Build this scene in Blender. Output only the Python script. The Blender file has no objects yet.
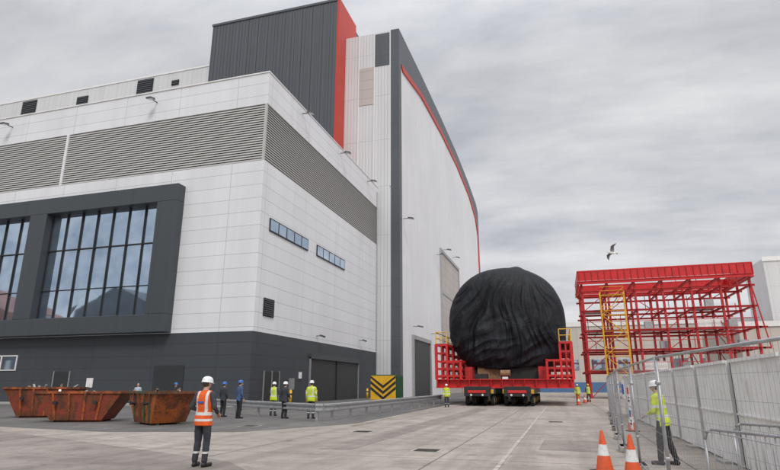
import bpy, bmesh, math, random
import numpy as np
from mathutils import Vector, Matrix, noise
random.seed(7)
S=bpy.context.scene
COL=bpy.context.collection
R=math.radians

# ---------------------------------------------------------------- materials
def new_mat(name):
    m=bpy.data.materials.new(name); m.use_nodes=True
    nt=m.node_tree; b=nt.nodes['Principled BSDF']
    return m,nt,b
def N(nt,t,**k):
    n=nt.nodes.new(t)
    for a,v in k.items(): setattr(n,a,v)
    return n
def math_n(nt,op,a,b=None,c=None):
    n=N(nt,'ShaderNodeMath',operation=op)
    for i,v in enumerate((a,b,c)):
        if v is None: continue
        if isinstance(v,(int,float)): n.inputs[i].default_value=v
        else: nt.links.new(v,n.inputs[i])
    return n.outputs[0]
def noise_n(nt,vec,scale,detail=4,rough=.55,sc=(1,1,1)):
    mp=N(nt,'ShaderNodeMapping'); mp.inputs['Scale'].default_value=sc
    nt.links.new(vec,mp.inputs['Vector'])
    n=N(nt,'ShaderNodeTexNoise'); n.inputs['Scale'].default_value=scale
    n.inputs['Detail'].default_value=detail; n.inputs['Roughness'].default_value=rough
    nt.links.new(mp.outputs[0],n.inputs['Vector'])
    return n.outputs['Fac']
def maprange(nt,v,a,b,c,d):
    n=N(nt,'ShaderNodeMapRange'); nt.links.new(v,n.inputs[0])
    for i,x in enumerate((a,b,c,d)): n.inputs[i+1].default_value=x
    return n.outputs[0]
def mix(nt,f,a,b,blend='MIX'):
    n=N(nt,'ShaderNodeMix',data_type='RGBA',blend_type=blend)
    if isinstance(f,(int,float)): n.inputs[0].default_value=f
    else: nt.links.new(f,n.inputs[0])
    for i,v in ((6,a),(7,b)):
        if isinstance(v,tuple): n.inputs[i].default_value=(v[0],v[1],v[2],1)
        else: nt.links.new(v,n.inputs[i])
    return n.outputs[2]
def bump(nt,b,h,strength=.3,dist=.02):
    n=N(nt,'ShaderNodeBump'); n.inputs['Strength'].default_value=strength; n.inputs['Distance'].default_value=dist
    nt.links.new(h,n.inputs['Height']); nt.links.new(n.outputs[0],b.inputs['Normal'])
def pm(name,col,rough=.6,metal=0,var=.15,scale=3,bumpy=0,bscale=None,dirt=None,spec=None):
    m,nt,b=new_mat(name)
    g=N(nt,'ShaderNodeTexCoord').outputs['Object']
    f=noise_n(nt,g,scale,5,.6)
    lo=tuple(c*(1-var) for c in col); hi=tuple(min(1,c*(1+var)) for c in col)
    c=mix(nt,maprange(nt,f,.3,.7,0,1),lo,hi)
    if dirt:
        f2=noise_n(nt,g,scale*2.3,6,.7)
        c=mix(nt,maprange(nt,f2,.5,.68,0,1),c,dirt)
    nt.links.new(c,b.inputs['Base Color'])
    b.inputs['Roughness'].default_value=rough; b.inputs['Metallic'].default_value=metal
    if spec is not None: b.inputs['Specular IOR Level'].default_value=spec
    if bumpy:
        bump(nt,b,noise_n(nt,g,bscale or scale*4,4,.6),bumpy)
    return m
def fractline(nt,v,period,width,off=0):
    a=math_n(nt,'DIVIDE',math_n(nt,'ADD',v,off),period)
    f=math_n(nt,'FRACT',a)
    return math_n(nt,'LESS_THAN',f,width/period)
def cladding(name,col,hz=None,vx=None,vy=None,lw=.05,rough=.45,joint=.55,rib=None,var=.05,metal=0):
    m,nt,b=new_mat(name)
    pos=N(nt,'ShaderNodeNewGeometry').outputs['Position']
    sp=N(nt,'ShaderNodeSeparateXYZ'); nt.links.new(pos,sp.inputs[0])
    X,Y,Z=sp.outputs
    lines=None
    for v,p,o in ((Z,hz,.02),(X,vx,1000),(Y,vy,1000.3)):
        if p:
            l=fractline(nt,v,p,lw,o)
            lines=l if lines is None else math_n(nt,'MAXIMUM',lines,l)
    f=noise_n(nt,pos,.12,3,.5)
    st=noise_n(nt,pos,1.0,4,.6,(1.2,1.2,.06))
    fac=math_n(nt,'ADD',math_n(nt,'MULTIPLY',f,.5),math_n(nt,'MULTIPLY',st,.5))
    lo=tuple(c*(1-var*1.6) for c in col); hi=tuple(min(1,c*(1+var)) for c in col)
    c=mix(nt,maprange(nt,fac,.35,.65,0,1),lo,hi)
    if hz:
        fl=math_n(nt,'FLOOR',math_n(nt,'DIVIDE',math_n(nt,'ADD',Z,.02),hz))
        fl2=math_n(nt,'FLOOR',math_n(nt,'DIVIDE',math_n(nt,'ADD',math_n(nt,'ADD',X,Y),1000),(vx or vy or 6)))
        cb=N(nt,'ShaderNodeCombineXYZ'); nt.links.new(fl,cb.inputs[0]); nt.links.new(fl2,cb.inputs[1])
        wn=N(nt,'ShaderNodeTexWhiteNoise'); nt.links.new(cb.outputs[0],wn.inputs['Vector'])
        c=mix(nt,math_n(nt,'MULTIPLY',wn.outputs['Value'],.10),c,tuple(x*.6 for x in col))
    if lines is not None:
        c=mix(nt,math_n(nt,'MULTIPLY',lines,joint),c,(.03,.03,.035))
    nt.links.new(c,b.inputs['Base Color'])
    b.inputs['Roughness'].default_value=rough; b.inputs['Metallic'].default_value=metal
    if rib:
        ax,per=rib
        w=math_n(nt,'SINE',math_n(nt,'MULTIPLY',(X if ax=='x' else Y if ax=='y' else Z),2*math.pi/per))
        bump(nt,b,w,.35,.03)
    return m

M={}
M['white_front']=cladding('white_cladding_front',(.76,.775,.80),hz=1.25,vx=6.4,joint=.36)
M['white_side']=cladding('white_cladding_side',(.80,.81,.83),hz=1.25,vy=8.2,joint=.36)
M['dark']=cladding('dark_base_cladding',(.052,.060,.070),hz=1.0,vx=6.4,lw=.06,rough=.5,joint=.6)
M['darkside']=cladding('dark_base_cladding_side',(.052,.060,.070),hz=1.0,vy=8.2,lw=.06,rough=.5,joint=.6)
M['darkframe']=cladding('dark_frame_metal',(.055,.065,.074),vx=3.2,lw=.05,rough=.45,joint=.5)
M['tower']=cladding('dark_tower_cladding',(.085,.095,.108),vx=.9,lw=.07,rough=.4,joint=.5,rib=('x',.45))
M['halldark']=cladding('hall_dark_trim',(.085,.097,.110),hz=4,lw=.06,rough=.45,joint=.4)
M['red']=cladding('red_cladding',(.56,.04,.022),hz=6,lw=.05,rough=.45,joint=.3)
M['hallwhite']=cladding('hall_white_cladding',(.80,.81,.83),hz=9.2,vy=1.0,vx=1.0,lw=.05,rough=.5,joint=.10,rib=('y',.5))
M['hallfront']=cladding('hall_front_cladding',(.66,.67,.685),vx=.5,hz=7.5,lw=.07,rough=.5,joint=.3)
M['setback']=cladding('setback_cladding',(.64,.65,.66),vx=1.0,hz=8,lw=.07,rough=.5,joint=.22)
M['beige']=cladding('beige_door',(.50,.46,.43),hz=1.6,vy=4.5,lw=.07,rough=.6,joint=.35)
M['louver']=pm('louver_grey',(.48,.475,.46),.5,.0,.05,1)
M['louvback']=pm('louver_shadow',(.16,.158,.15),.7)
M['roof']=pm('roof_membrane',(.3,.3,.3),.8)
M['shutter']=cladding('shutter',(.035,.038,.042),hz=.28,lw=.09,rough=.5,joint=.7)
M['door']=pm('door_paint',(.028,.032,.036),.5)
M['cream']=cladding('cream_cladding',(.56,.52,.47),vx=2.0,lw=.1,joint=.2,hz=5)
M['brick']=cladding('red_brick_shed',(.30,.10,.05),vx=3,hz=3,lw=.2,joint=.4)
M['palewall']=cladding('pale_cladding',(.66,.66,.67),vx=2.0,lw=.1,joint=.15,hz=5)
M['bluewall']=pm('blue_band',(.08,.17,.33),.6)
M['galv']=pm('galvanised_steel',(.42,.43,.44),.45,.6,.2,6)
M['wire']=pm('fence_wire',(.30,.31,.32),.5,.3,.2,6)
M['steelred']=pm('red_steel_paint',(.50,.02,.022),.5,0,.22,1.6,dirt=(.24,.02,.018))
M['steelred2']=pm('red_steel_paint_bright',(.62,.02,.022),.45,0,.14,1.2,dirt=(.38,.02,.018))
M['yellow']=pm('yellow_paint',(.75,.42,.02),.5,0,.12,3)
M['black']=pm('black_paint',(.02,.02,.02),.6)
M['rubber']=pm('rubber_tyre',(.022,.022,.023),.85,0,.2,8,.3)
M['rim']=pm('wheel_rim',(.55,.36,.06),.5,.1,.2,8)
M['whitep']=pm('white_paint',(.78,.78,.77),.55,0,.06,3)
M['hoard']=pm('hoarding_white',(.78,.78,.77),.6,0,.08,.8,dirt=(.64,.63,.60))
M['green']=pm('green_paint',(.02,.10,.045),.5,0,.2,2)
M['concrete']=pm('concrete_block',(.36,.35,.33),.9,0,.2,4,.3)
M['iron']=pm('cast_iron',(.06,.055,.05),.7,.2,.3,9,.4)
M['orange']=pm('cone_orange',(.74,.11,.03),.5,0,.1,6,dirt=(.5,.09,.04))
M['reflect']=pm('reflective_white',(.75,.76,.76),.35,0,.05,6,dirt=(.55,.54,.52))
M['lamp']=pm('lamp_housing',(.12,.12,.13),.4,.3)
M['lampglass']=pm('lamp_glass',(.7,.7,.7),.15)
M['rubble']=pm('rubble',(.16,.12,.09),.95,0,.6,9,.8)
M['signwhite']=pm('sign_white',(.78,.78,.78),.5)
M['signred']=pm('sign_red',(.6,.02,.02),.5)
M['signblue']=pm('sign_blue',(.02,.1,.45),.5)
M['wood']=pm('timber',(.25,.15,.08),.8,0,.3,6)
M['skin']=pm('skin',(.52,.30,.22),.55,0,.08,9)
M['hair']=pm('hair',(.06,.04,.03),.8,0,.3,30)
M['boots']=pm('boots',(.018,.017,.016),.6)
M['helmetw']=pm('helmet_white',(.75,.76,.77),.3,0,.03)
M['helmetb']=pm('helmet_blue',(.03,.14,.45),.3,0,.03)
M['helmety']=pm('helmet_yellow',(.8,.55,.05),.3,0,.03)
M['gullw']=pm('gull_white',(.80,.79,.77),.8)
M['gullg']=pm('gull_grey',(.42,.40,.38),.8)
M['gullb']=pm('gull_beak',(.7,.4,.05),.6)
M['eye']=pm('eye_dark',(.02,.015,.012),.3)
def rustmat(name,paint):
    m,nt,b=new_mat(name)
    g=N(nt,'ShaderNodeTexCoord').outputs['Object']
    f=noise_n(nt,g,1.5,8,.68); f2=noise_n(nt,g,4,7,.72,(1,1,.30))
    rust=mix(nt,maprange(nt,f2,.38,.62,0,1),(.22,.062,.020),(.07,.030,.018))
    c=mix(nt,maprange(nt,f,.48,.56,0,1),rust,paint)
    sc=noise_n(nt,g,11,5,.75)
    c=mix(nt,maprange(nt,sc,.54,.64,0,.8),c,(.05,.032,.025))
    nt.links.new(c,b.inputs['Base Color']); b.inputs['Roughness'].default_value=.85
    bump(nt,b,f2,.35)
    return m
M['rust_o']=rustmat('skip_paint_orange',(.38,.095,.02))
M['rust_r']=rustmat('skip_paint_red',(.26,.045,.025))
M['rust_g']=rustmat('skip_paint_green',(.05,.09,.045))
m,nt,b=new_mat('window_glass'); M['glass']=m
b.inputs['Metallic'].default_value=.9; b.inputs['Roughness'].default_value=.03
g=N(nt,'ShaderNodeNewGeometry').outputs['Position']
nt.links.new(mix(nt,maprange(nt,noise_n(nt,g,.5,2),.35,.65,0,1),(.52,.63,.75),(.38,.48,.60)),b.inputs['Base Color'])
bump(nt,b,noise_n(nt,g,.35,1),.06,.06)
m,nt,b=new_mat('black_fabric'); M['fabric']=m
g=N(nt,'ShaderNodeNewGeometry').outputs['Position']
f=noise_n(nt,g,1.5,7,.62,(1.8,1.8,.8))
nt.links.new(mix(nt,maprange(nt,f,.35,.65,0,1),(.006,.0072,.010),(.014,.016,.022)),b.inputs['Base Color'])
b.inputs['Roughness'].default_value=.56; b.inputs['Specular IOR Level'].default_value=.32
bump(nt,b,f,.7,.18)
def groundmat(name,a,bc,stain,joints=True,rough=.9,sc=1):
    m,nt,b=new_mat(name)
    pos=N(nt,'ShaderNodeNewGeometry').outputs['Position']
    sp=N(nt,'ShaderNodeSeparateXYZ'); nt.links.new(pos,sp.inputs[0]); X,Y,Z=sp.outputs
    f1=noise_n(nt,pos,.16*sc,6,.62); f2=noise_n(nt,pos,1.1*sc,8,.72); f3=noise_n(nt,pos,35,3,.7)
    tr=noise_n(nt,pos,.9,5,.65,(1.0,.045,1)); tr2=noise_n(nt,pos,.5,5,.65,(.10,1.3,1))
    c=mix(nt,maprange(nt,f1,.40,.60,0,1),a,bc)
    if joints: # slab to slab tone
        cb=N(nt,'ShaderNodeCombineXYZ')
        nt.links.new(math_n(nt,'FLOOR',math_n(nt,'DIVIDE',math_n(nt,'ADD',X,1001.2),5.2)),cb.inputs[0]); nt.links.new(math_n(nt,'FLOOR',math_n(nt,'DIVIDE',math_n(nt,'ADD',Y,1002),7.0)),cb.inputs[1])
        wn=N(nt,'ShaderNodeTexWhiteNoise'); nt.links.new(cb.outputs[0],wn.inputs['Vector'])
        c=mix(nt,math_n(nt,'MULTIPLY',wn.outputs['Value'],.30),c,stain)
    c=mix(nt,maprange(nt,f2,.47,.66,0,.8),c,stain)
    c=mix(nt,maprange(nt,tr,.48,.66,0,.7),c,stain)
    c=mix(nt,maprange(nt,tr2,.54,.68,0,.4),c,stain)
    c=mix(nt,maprange(nt,f3,.3,.7,0,.35),c,tuple(x*.45 for x in a))
    vo=N(nt,'ShaderNodeTexVoronoi',feature='F1'); vo.inputs['Scale'].default_value=.9; nt.links.new(pos,vo.inputs['Vector'])
    spot=math_n(nt,'LESS_THAN',vo.outputs['Distance'],.11)
    c=mix(nt,math_n(nt,'MULTIPLY',spot,math_n(nt,'MULTIPLY',maprange(nt,f2,.42,.6,0,1),.5)),c,(.05,.045,.04))
    if joints:
        wob=math_n(nt,'MULTIPLY',f2,.07)
        l=math_n(nt,'MAXIMUM',fractline(nt,math_n(nt,'ADD',X,wob),5.2,.05,1001.2),fractline(nt,math_n(nt,'ADD',Y,wob),7.0,.05,1002))
        c=mix(nt,math_n(nt,'MULTIPLY',l,.65),c,(.06,.055,.05))
    # fine meandering cracks
    ck=noise_n(nt,pos,.55,6,.7); ab=math_n(nt,'ABSOLUTE',math_n(nt,'SUBTRACT',ck,.5))
    c=mix(nt,math_n(nt,'MULTIPLY',math_n(nt,'LESS_THAN',ab,.0022),.45),c,(.06,.055,.05))
    nt.links.new(c,b.inputs['Base Color']); b.inputs['Roughness'].default_value=rough
    bump(nt,b,math_n(nt,'ADD',f3,f2),.3,.02)
    return m
M['g_conc']=groundmat('concrete_ground',(.49,.435,.39),(.36,.32,.285),(.215,.187,.163))
M['g_asph']=groundmat('asphalt',(.135,.129,.126),(.19,.18,.173),(.085,.08,.078),False)
M['g_asph2']=groundmat('worn_asphalt',(.28,.247,.22),(.34,.30,.27),(.15,.13,.115),False)
def paintmat(name,col,und):
    m,nt,b=new_mat(name)
    pos=N(nt,'ShaderNodeNewGeometry').outputs['Position']
    f=noise_n(nt,pos,2.2,7,.75)
    nt.links.new(mix(nt,maprange(nt,f,.38,.55,0,.95),col,und),b.inputs['Base Color'])
    b.inputs['Roughness'].default_value=.8
    return m
M['roadpaint']=paintmat('worn_white_paint',(.56,.53,.49),(.33,.295,.265)); M['roadyellow']=paintmat('worn_yellow_paint',(.45,.30,.10),(.13,.125,.12))
def cloth(name,col,bands=(),braces=False,band=(.62,.63,.62),rough=.85):
    m,nt,b=new_mat(name)
    g=N(nt,'ShaderNodeTexCoord').outputs['Object']
    sp=N(nt,'ShaderNodeSeparateXYZ'); nt.links.new(g,sp.inputs[0]); X,Y,Z=sp.outputs
    f=noise_n(nt,g,7,4,.6)
    c=mix(nt,maprange(nt,f,.3,.7,0,1),tuple(x*.72 for x in col),col)
    mask=None
    for z0,z1 in bands:
        q=math_n(nt,'MULTIPLY',math_n(nt,'GREATER_THAN',Z,z0),math_n(nt,'LESS_THAN',Z,z1))
        mask=q if mask is None else math_n(nt,'MAXIMUM',mask,q)
    if braces:
        ax=math_n(nt,'ABSOLUTE',X)
        q=math_n(nt,'MULTIPLY',math_n(nt,'GREATER_THAN',ax,.085),math_n(nt,'LESS_THAN',ax,.135))
        q=math_n(nt,'MULTIPLY',q,math_n(nt,'GREATER_THAN',Z,1.05))
        mask=math_n(nt,'MAXIMUM',mask,q)
    if mask is not None: c=mix(nt,mask,c,band)
    nt.links.new(c,b.inputs['Base Color']); b.inputs['Roughness'].default_value=rough
    bump(nt,b,f,.3,.02)
    return m
M['v_orange']=cloth('vest_orange',(.85,.13,.02),((1.00,1.06),(.885,.93)),True)
M['v_yellow']=cloth('vest_yellow',(.62,.78,.04),((1.00,1.06),),True)
M['j_yellow']=cloth('jacket_yellow',(.62,.74,.04),((1.18,1.24),(.98,1.04)),False)
M['j_dark']=cloth('jacket_dark',(.045,.05,.062))
M['j_blue']=cloth('shirt_blue',(.07,.12,.25))
M['j_light']=cloth('shirt_light',(.45,.52,.62))
M['t_dark']=cloth('trousers_dark',(.040,.044,.055),((.26,.30),))
M['t_black']=cloth('trousers_black',(.022,.023,.027))
M['t_orange']=cloth('trousers_orange',(.6,.16,.03))

# ---------------------------------------------------------------- mesh builder
class B:
    def __init__(s): s.v=[];s.f=[];s.m=[];s.mats=[]
    def mi(s,k):
        if k not in s.mats: s.mats.append(k)
        return s.mats.index(k)
    def add(s,vs,fs,k):
        o=len(s.v); s.v+= [tuple(v) for v in vs]; i=s.mi(k)
        for f in fs: s.f.append([o+a for a in f]); s.m.append(i)
    def box(s,x0,x1,y0,y1,z0,z1,k):
        vs=[(x,y,z) for x in(x0,x1) for y in(y0,y1) for z in(z0,z1)]
        s.add(vs,[(0,1,3,2),(4,6,7,5),(0,4,5,1),(2,3,7,6),(0,2,6,4),(1,5,7,3)],k)
    def beam(s,p,q,w,h,k,up=(0,0,1)):
        p=Vector(p);q=Vector(q);d=(q-p).normalized();u=Vector(up)
        if abs(d.dot(u))>.98:u=Vector((0,1,0))
        a=d.cross(u).normalized()*w/2;b=a.cross(d).normalized()*h/2
        vs=[p-a-b,p+a-b,p+a+b,p-a+b,q-a-b,q+a-b,q+a+b,q-a+b]
        s.add(vs,[(0,1,2,3),(7,6,5,4),(0,4,5,1),(1,5,6,2),(2,6,7,3),(3,7,4,0)],k)
    def ibeam(s,p,q,w,h,k,up=(0,0,1)):
        p=Vector(p);q=Vector(q);d=(q-p).normalized();u=Vector(up)
        if abs(d.dot(u))>.98:u=Vector((0,1,0))
        a=d.cross(u).normalized();b=a.cross(d).normalized()*(h/2-.03)
        s.beam(p+b,q+b,w,.06,k,up);s.beam(p-b,q-b,w,.06,k,up);s.beam(p,q,.05,h-.12,k,up)
    def cyl(s,p,q,r1,r2,k,n=12,caps=True):
        p=Vector(p);q=Vector(q);d=(q-p).normalized();u=Vector((0,0,1)) if abs(d.z)<.9 else Vector((1,0,0))
        a=d.cross(u).normalized();b=d.cross(a)
        vs=[];
        for c,r in((p,r1),(q,r2)):
            for i in range(n):
                t=2*math.pi*i/n; vs.append(c+a*math.cos(t)*r+b*math.sin(t)*r)
        fs=[(i,(i+1)%n,n+(i+1)%n,n+i) for i in range(n)]
        if caps: fs+=[tuple(range(n-1,-1,-1)),tuple(range(n,2*n))]
        s.add(vs,fs,k)
    def poly(s,pts,k): s.add(pts,[tuple(range(len(pts)))],k)
    def prism(s,pts,off,k):
        off=Vector(off);n=len(pts);vs=[Vector(p) for p in pts]+[Vector(p)+off for p in pts]
        s.add(vs,[tuple(range(n)),tuple(range(2*n-1,n-1,-1))]+[(i,(i+1)%n,n+(i+1)%n,n+i) for i in range(n)],k)
    def ell(s,c,r,k,nu=16,nv=10):
        vs=[];fs=[]
        for j in range(nv+1):
            ph=math.pi*j/nv
            for i in range(nu):
                t=2*math.pi*i/nu
                vs.append((c[0]+r[0]*math.sin(ph)*math.cos(t),c[1]+r[1]*math.sin(ph)*math.sin(t),c[2]+r[2]*math.cos(ph)))
        for j in range(nv):
            for i in range(nu):
                fs.append((j*nu+i,(j+1)*nu+i,(j+1)*nu+(i+1)%nu,j*nu+(i+1)%nu))
        s.add(vs,fs,k)
    def make(s,name,parent=None,smooth=False,loc=None,rot=None,bevel=0):
        me=bpy.data.meshes.new(name); me.from_pydata(s.v,[],s.f)
        for k in s.mats: me.materials.append(M[k])
        me.polygons.foreach_set('material_index',s.m)
        bm=bmesh.new(); bm.from_mesh(me); bmesh.ops.recalc_face_normals(bm,faces=bm.faces); bm.to_mesh(me); bm.free()
        if smooth:
            for p in me.polygons: p.use_smooth=True
        me.update()
        o=bpy.data.objects.new(name,me); COL.objects.link(o)
        if parent: o.parent=parent
        if loc: o.location=loc
        if rot is not None: o.rotation_euler=(0,0,rot)
        if bevel:
            bv=o.modifiers.new('b','BEVEL'); bv.width=bevel; bv.segments=2; bv.limit_method='ANGLE'
        return o
def empty(name,loc=(0,0,0),rot=0):
    e=bpy.data.objects.new(name,None); COL.objects.link(e); e.location=loc; e.rotation_euler=(0,0,rot); e.empty_display_size=.3
    return e

# ---------------------------------------------------------------- ground
b=B(); b.poly([(-700,-400,0),(700,-400,0),(700,1200,0),(-700,1200,0)],'g_conc'); b.make('ground')
def sheet(name,pts,z,k):
    b=B(); b.poly([(x,y,z) for x,y in pts],k); return b.make(name)
sheet('asphalt_yard',[(-90,17.4),(-34,18.2),(-22.5,17.8),(-15.5,16.8),(-10.9,18.3),(-8.6,23.5),(-8.9,36),(-9.4,52),(-10.0,73),(-11,170),(-20.6,170),(-20.6,73.1),(-23.9,73.1),(-23.9,38.1),(-90,38.1)],.004,'g_asph')
sheet('worn_asphalt_strip',[(-60,-20),(-5.5,-20),(-5.0,9.2),(-7.0,11.2),(-12.5,13.4),(-19.98,16.2),(-60,17)],.0045,'g_asph2')
sheet('patched_trench',[(-6.2,14),(-5.3,14.1),(-4.9,40),(-5.9,40)],.004,'g_asph2')
sheet('patched_trench',[(-.7,15.5),(1.0,15.4),(1.05,18.2),(-.65,18.3)],.004,'g_asph2')
b=B()
b.poly([(-1.43,8,.008),(-1.34,8,.008),(-1.20,46,.008),(-1.29,46,.008)],'roadpaint')
b.poly([(-8.3,22,.008),(-8.2,22,.008),(-8.5,44,.008),(-8.6,44,.008)],'roadyellow')
b.make('road_markings')
b=B(); b.box(-90,-24,38.2,40.39,0,.12,'concrete'); b.make('pavement_kerb')
for (x,y) in ((-3.4,14.5),(-6.9,19.5),(-12.2,20.8),(-.4,27)):
    b=B(); b.box(x-.38,x+.38,y-.38,y+.38,0,.009,'concrete'); b.box(x-.30,x+.30,y-.30,y+.30,.009,.013,'iron')
    for i in range(5): b.box(x-.26,x+.26,y-.25+i*.11,y-.21+i*.11,.013,.018,'iron')
    b.make('drain_cover')

# ---------------------------------------------------------------- office building
off=empty('clad_office_building')
YF=40.4; XS=-24.0; XL=-90; ZT=29.8; YB=73.18
b=B()
b.box(XL,XS,YF,YB,5.9,21.0,'white_front'); 
b.make('wall_front_mid',off)
b=B(); b.box(XL,XS,YF,YB,0,5.9,'dark'); b.make('base_wall',off)
b=B(); b.box(XL,XS,YF,YB,26.6,ZT,'white_front'); b.make('wall_front_top',off)
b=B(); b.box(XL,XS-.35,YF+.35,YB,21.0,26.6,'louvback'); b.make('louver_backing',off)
b=B()
b.box(XS+.003,XS+.06,YF-.003,YB,5.9,21.0,'white_side'); b.box(XS+.003,XS+.06,YF-.003,YB,26.6,ZT,'white_side')
b.box(XS+.003,XS+.05,YF-.003,YB,.0,5.897,'darkside')
b.make('side_wall_panels',off)
b=B()
z=21.05
while z<26.5:
    b.prism([(XL,YF+.02,z),(XL,YF+.10,z+.185),(XL,YF+.14,z+.185),(XL,YF+.06,z)],(XS-XL-.02,0,0),'louver')
    b.prism([(XS-.02,YF+.02,z),(XS-.10,YF+.02,z+.185),(XS-.14,YF+.02,z+.185),(XS-.06,YF+.02,z)],(0,YB-YF-.1,0),'louver')
    z+=.24
for x in (-47.0,-68):
    b.box(x-.15,x+.15,YF-.02,YF+.33,21.0,26.6,'white_front')
b.box(XS-.2,XS+.02,YF+.0,YF+.2,21.0,26.6,'louver')
b.make('louver_bands',off)
b=B()
b.box(XL,XS+.12,YF-.08,YF+.25,ZT,ZT+.12,'whitep'); b.box(XS-.2,XS+.12,YF+.25,YB,ZT,ZT+.12,'whitep')
b.box(XL,XS-.2,YF+.25,YB,ZT,ZT+.02,'roof')
b.make('parapet_coping',off)
b=B(); y0=39.35;y1=YF-.005
W1=(-46.8,-34.0); W2=(-62.5,-48.9)
zb,zt=7.5,17.7; ob,ot=5.95,19.3
b.box(-80,-31.9,y0,y1,zt,ot,'darkframe'); b.box(-80,-31.9,y0,y1,ob,zb,'darkframe')
b.box(W1[1],-31.9,y0,y1,zb,zt,'darkframe'); b.box(W2[1],W1[0],y0,y1,zb,zt,'darkframe'); b.box(-80,W2[0],y0,y1,zb,zt,'darkframe')
b.make('window_surround',off,bevel=.04)
b=B()
for (x0,x1) in (W1,W2):
    n=7
    for i in range(n):
        a=x0+(x1-x0)*i/n; c=x0+(x1-x0)*(i+1)/n
        for (q0,q1) in ((zb,10.2),(10.2,14.1),(14.1,zt)):
            dy=random.uniform(-.006,.006)
            b.poly([(a,40.22+dy,q0),(c,40.22-dy,q0),(c,40.22-dy+random.uniform(-.012,.012),q1),(a,40.22+dy,q1)],'glass')
b.make('glazing',off)
b=B()
for (x0,x1) in (W1,W2):
    for i in range(8):
        a=x0+(x1-x0)*i/7; b.box(a-.05,a+.05,40.08,40.2,zb,zt,'black')
    b.box(x0,x1,40.10,40.19,14.04,14.14,'black'); b.box(x0,x1,40.10,40.19,10.16,10.22,'black')
b.make('mullions',off)
b=B(); xf=XS+.06
def sidewin(ya,yb,za,zb_,n):
    b.box(xf,xf+.10,ya,yb,za,zb_,'black')
    for i in range(n):
        w=(yb-ya)/n
        b.box(xf+.09,xf+.105,ya+i*w+.09,ya+(i+1)*w-.09,za+.1,zb_-.1,'glass')
sidewin(42.0,50.0,14.85,16.05,5); sidewin(52.2,60.3,14.85,16.05,5)
b.make('side_windows',off)
b=B()
b.box(xf,xf+.08,41.8,43.6,7.3,8.85,'black')
for i in range(8): b.box(xf+.08,xf+.14,41.85,43.55,7.38+i*.18,7.44+i*.18,'lamp')
b.make('side_vent',off)
b=B()
b.box(xf,xf+.06,51.6,65.4,0,4.15,'shutter')
for q in (51.45,65.4): b.box(xf,xf+.16,q,q+.15,0,4.3,'galv')
b.box(xf,xf+.3,51.45,65.55,4.15,4.6,'darkframe')
for q in (58.4,): b.box(xf,xf+.16,q,q+.18,0,4.15,'black')
b.make('roller_shutter',off)
b=B()
b.box(xf,xf+.05,42.6,45.2,.0,2.7,'door'); 
for q in (42.5,43.85,45.2): b.box(xf,xf+.1,q,q+.08,0,2.78,'galv')
b.box(xf+.05,xf+.09,43.6,43.64,1.0,1.2,'galv')
b.box(-43.9,-42.2,YF-.06,YF-.002,.12,2.75,'door'); b.box(-44,-43.9,YF-.1,YF-.002,.12,2.8,'galv'); b.box(-42.2,-42.1,YF-.1,YF-.002,.12,2.8,'galv')
b.box(-60,-48.6,YF-.08,YF-.002,2.9,4.3,'whitep'); 
for i in range(6): b.box(-60+i*1.9+.1,-58.2+i*1.9,YF-.10,YF-.07,3.0,4.2,'glass')
b.box(-33.2,-30.2,YF-.05,YF-.002,.12,3.2,'door')
b.make('doors',off)
b=B()
def flood(p,d,sc=1):
    p=Vector(p);d=Vector(d)
    b.beam(p,p+d*.7*sc,.08,.08,'lamp'); q=p+d*.95*sc
    b.beam(q-d*.3*sc+Vector((0,0,.06)),q+d*.35*sc-Vector((0,0,.10)),.55*sc,.16,'lamp'); 
    b.beam(q-d*.2*sc-Vector((0,0,.05)),q+d*.3*sc-Vector((0,0,.19)),.45*sc,.04,'lampglass')
for y in (47.5,58.2,68.3): flood((XS+.06,y,29.1),(1,0,0))
for x in (-36.3,-55): flood((x,YF,28.6),(0,-1,0))
for y in (53,): flood((XS+.06,y,6.5),(1,0,0),.7)
flood((XS+.06,66,7),(1,0,0),.7)
b.make('wall_floodlights',off)
b=B()
b.cyl((XS+.14,72.6,0),(XS+.14,72.6,29),.09,.09,'galv',8); b.box(XS+.06,XS+.3,47.2,47.9,1.2,2.2,'galv'); b.box(XS+.06,XS+.2,49.2,49.6,2.2,2.8,'signwhite')
b.box(-40.2,-39.5,YF-.04,YF-.003,1.4,2.2,'signwhite');b.box(-28.0,-27.4,YF-.04,YF-.003,1.5,2.0,'signblue')
b.make('wall_fittings',off)

# ---------------------------------------------------------------- tower
tw=empty('dark_clad_tower')
b=B(); b.box(-53.1,-29.9,70,84,29.83,61.4,'tower'); b.make('tower_body',tw)
b=B()
x=-53.0
while x<-30.0: b.box(x,x+.16,69.93,70.0,29.85,61.3,'tower'); x+=.62
b.make('tower_ribs',tw)
b=B(); b.box(-29.9,-29.58,69.9,77.6,29.84,61.9,'red'); b.box(-53.2,-29.9,69.85,70.3,61.4,61.8,'halldark'); b.box(-30.2,-29.9,70.3,77.6,61.4,61.8,'red'); b.make('red_fin',tw)
# ---------------------------------------------------------------- rear setback hall
st=empty('rear_assembly_hall')
b=B(); b.box(-200,-50.15,72,150,0,55.2,'setback'); b.make('walls',st)
b=B(); b.box(-200,-53.12,71.9,72.4,55.2,55.5,'whitep'); b.make('coping',st)
b=B(); k_=72/68.
for (x0,x1,z0,z1) in ((-91.1,-87.8,48.7,51.9),(-65.6,-62.4,49.1,51.9),(-78.4,-76,49.1,50.8),(-58.6,-57.2,49.8,50.7)):
    x0*=k_;x1*=k_;z0=1.6+(z0-1.6)*k_;z1=1.6+(z1-1.6)*k_
    b.box(x0,x1,71.85,71.99,z0,z1,'black')
    zz=z0+.2
    while zz<z1-.1: b.box(x0+.1,x1-.1,71.75,71.85,zz,zz+.12,'halldark'); zz+=.4
b.make('vents',st)
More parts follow.
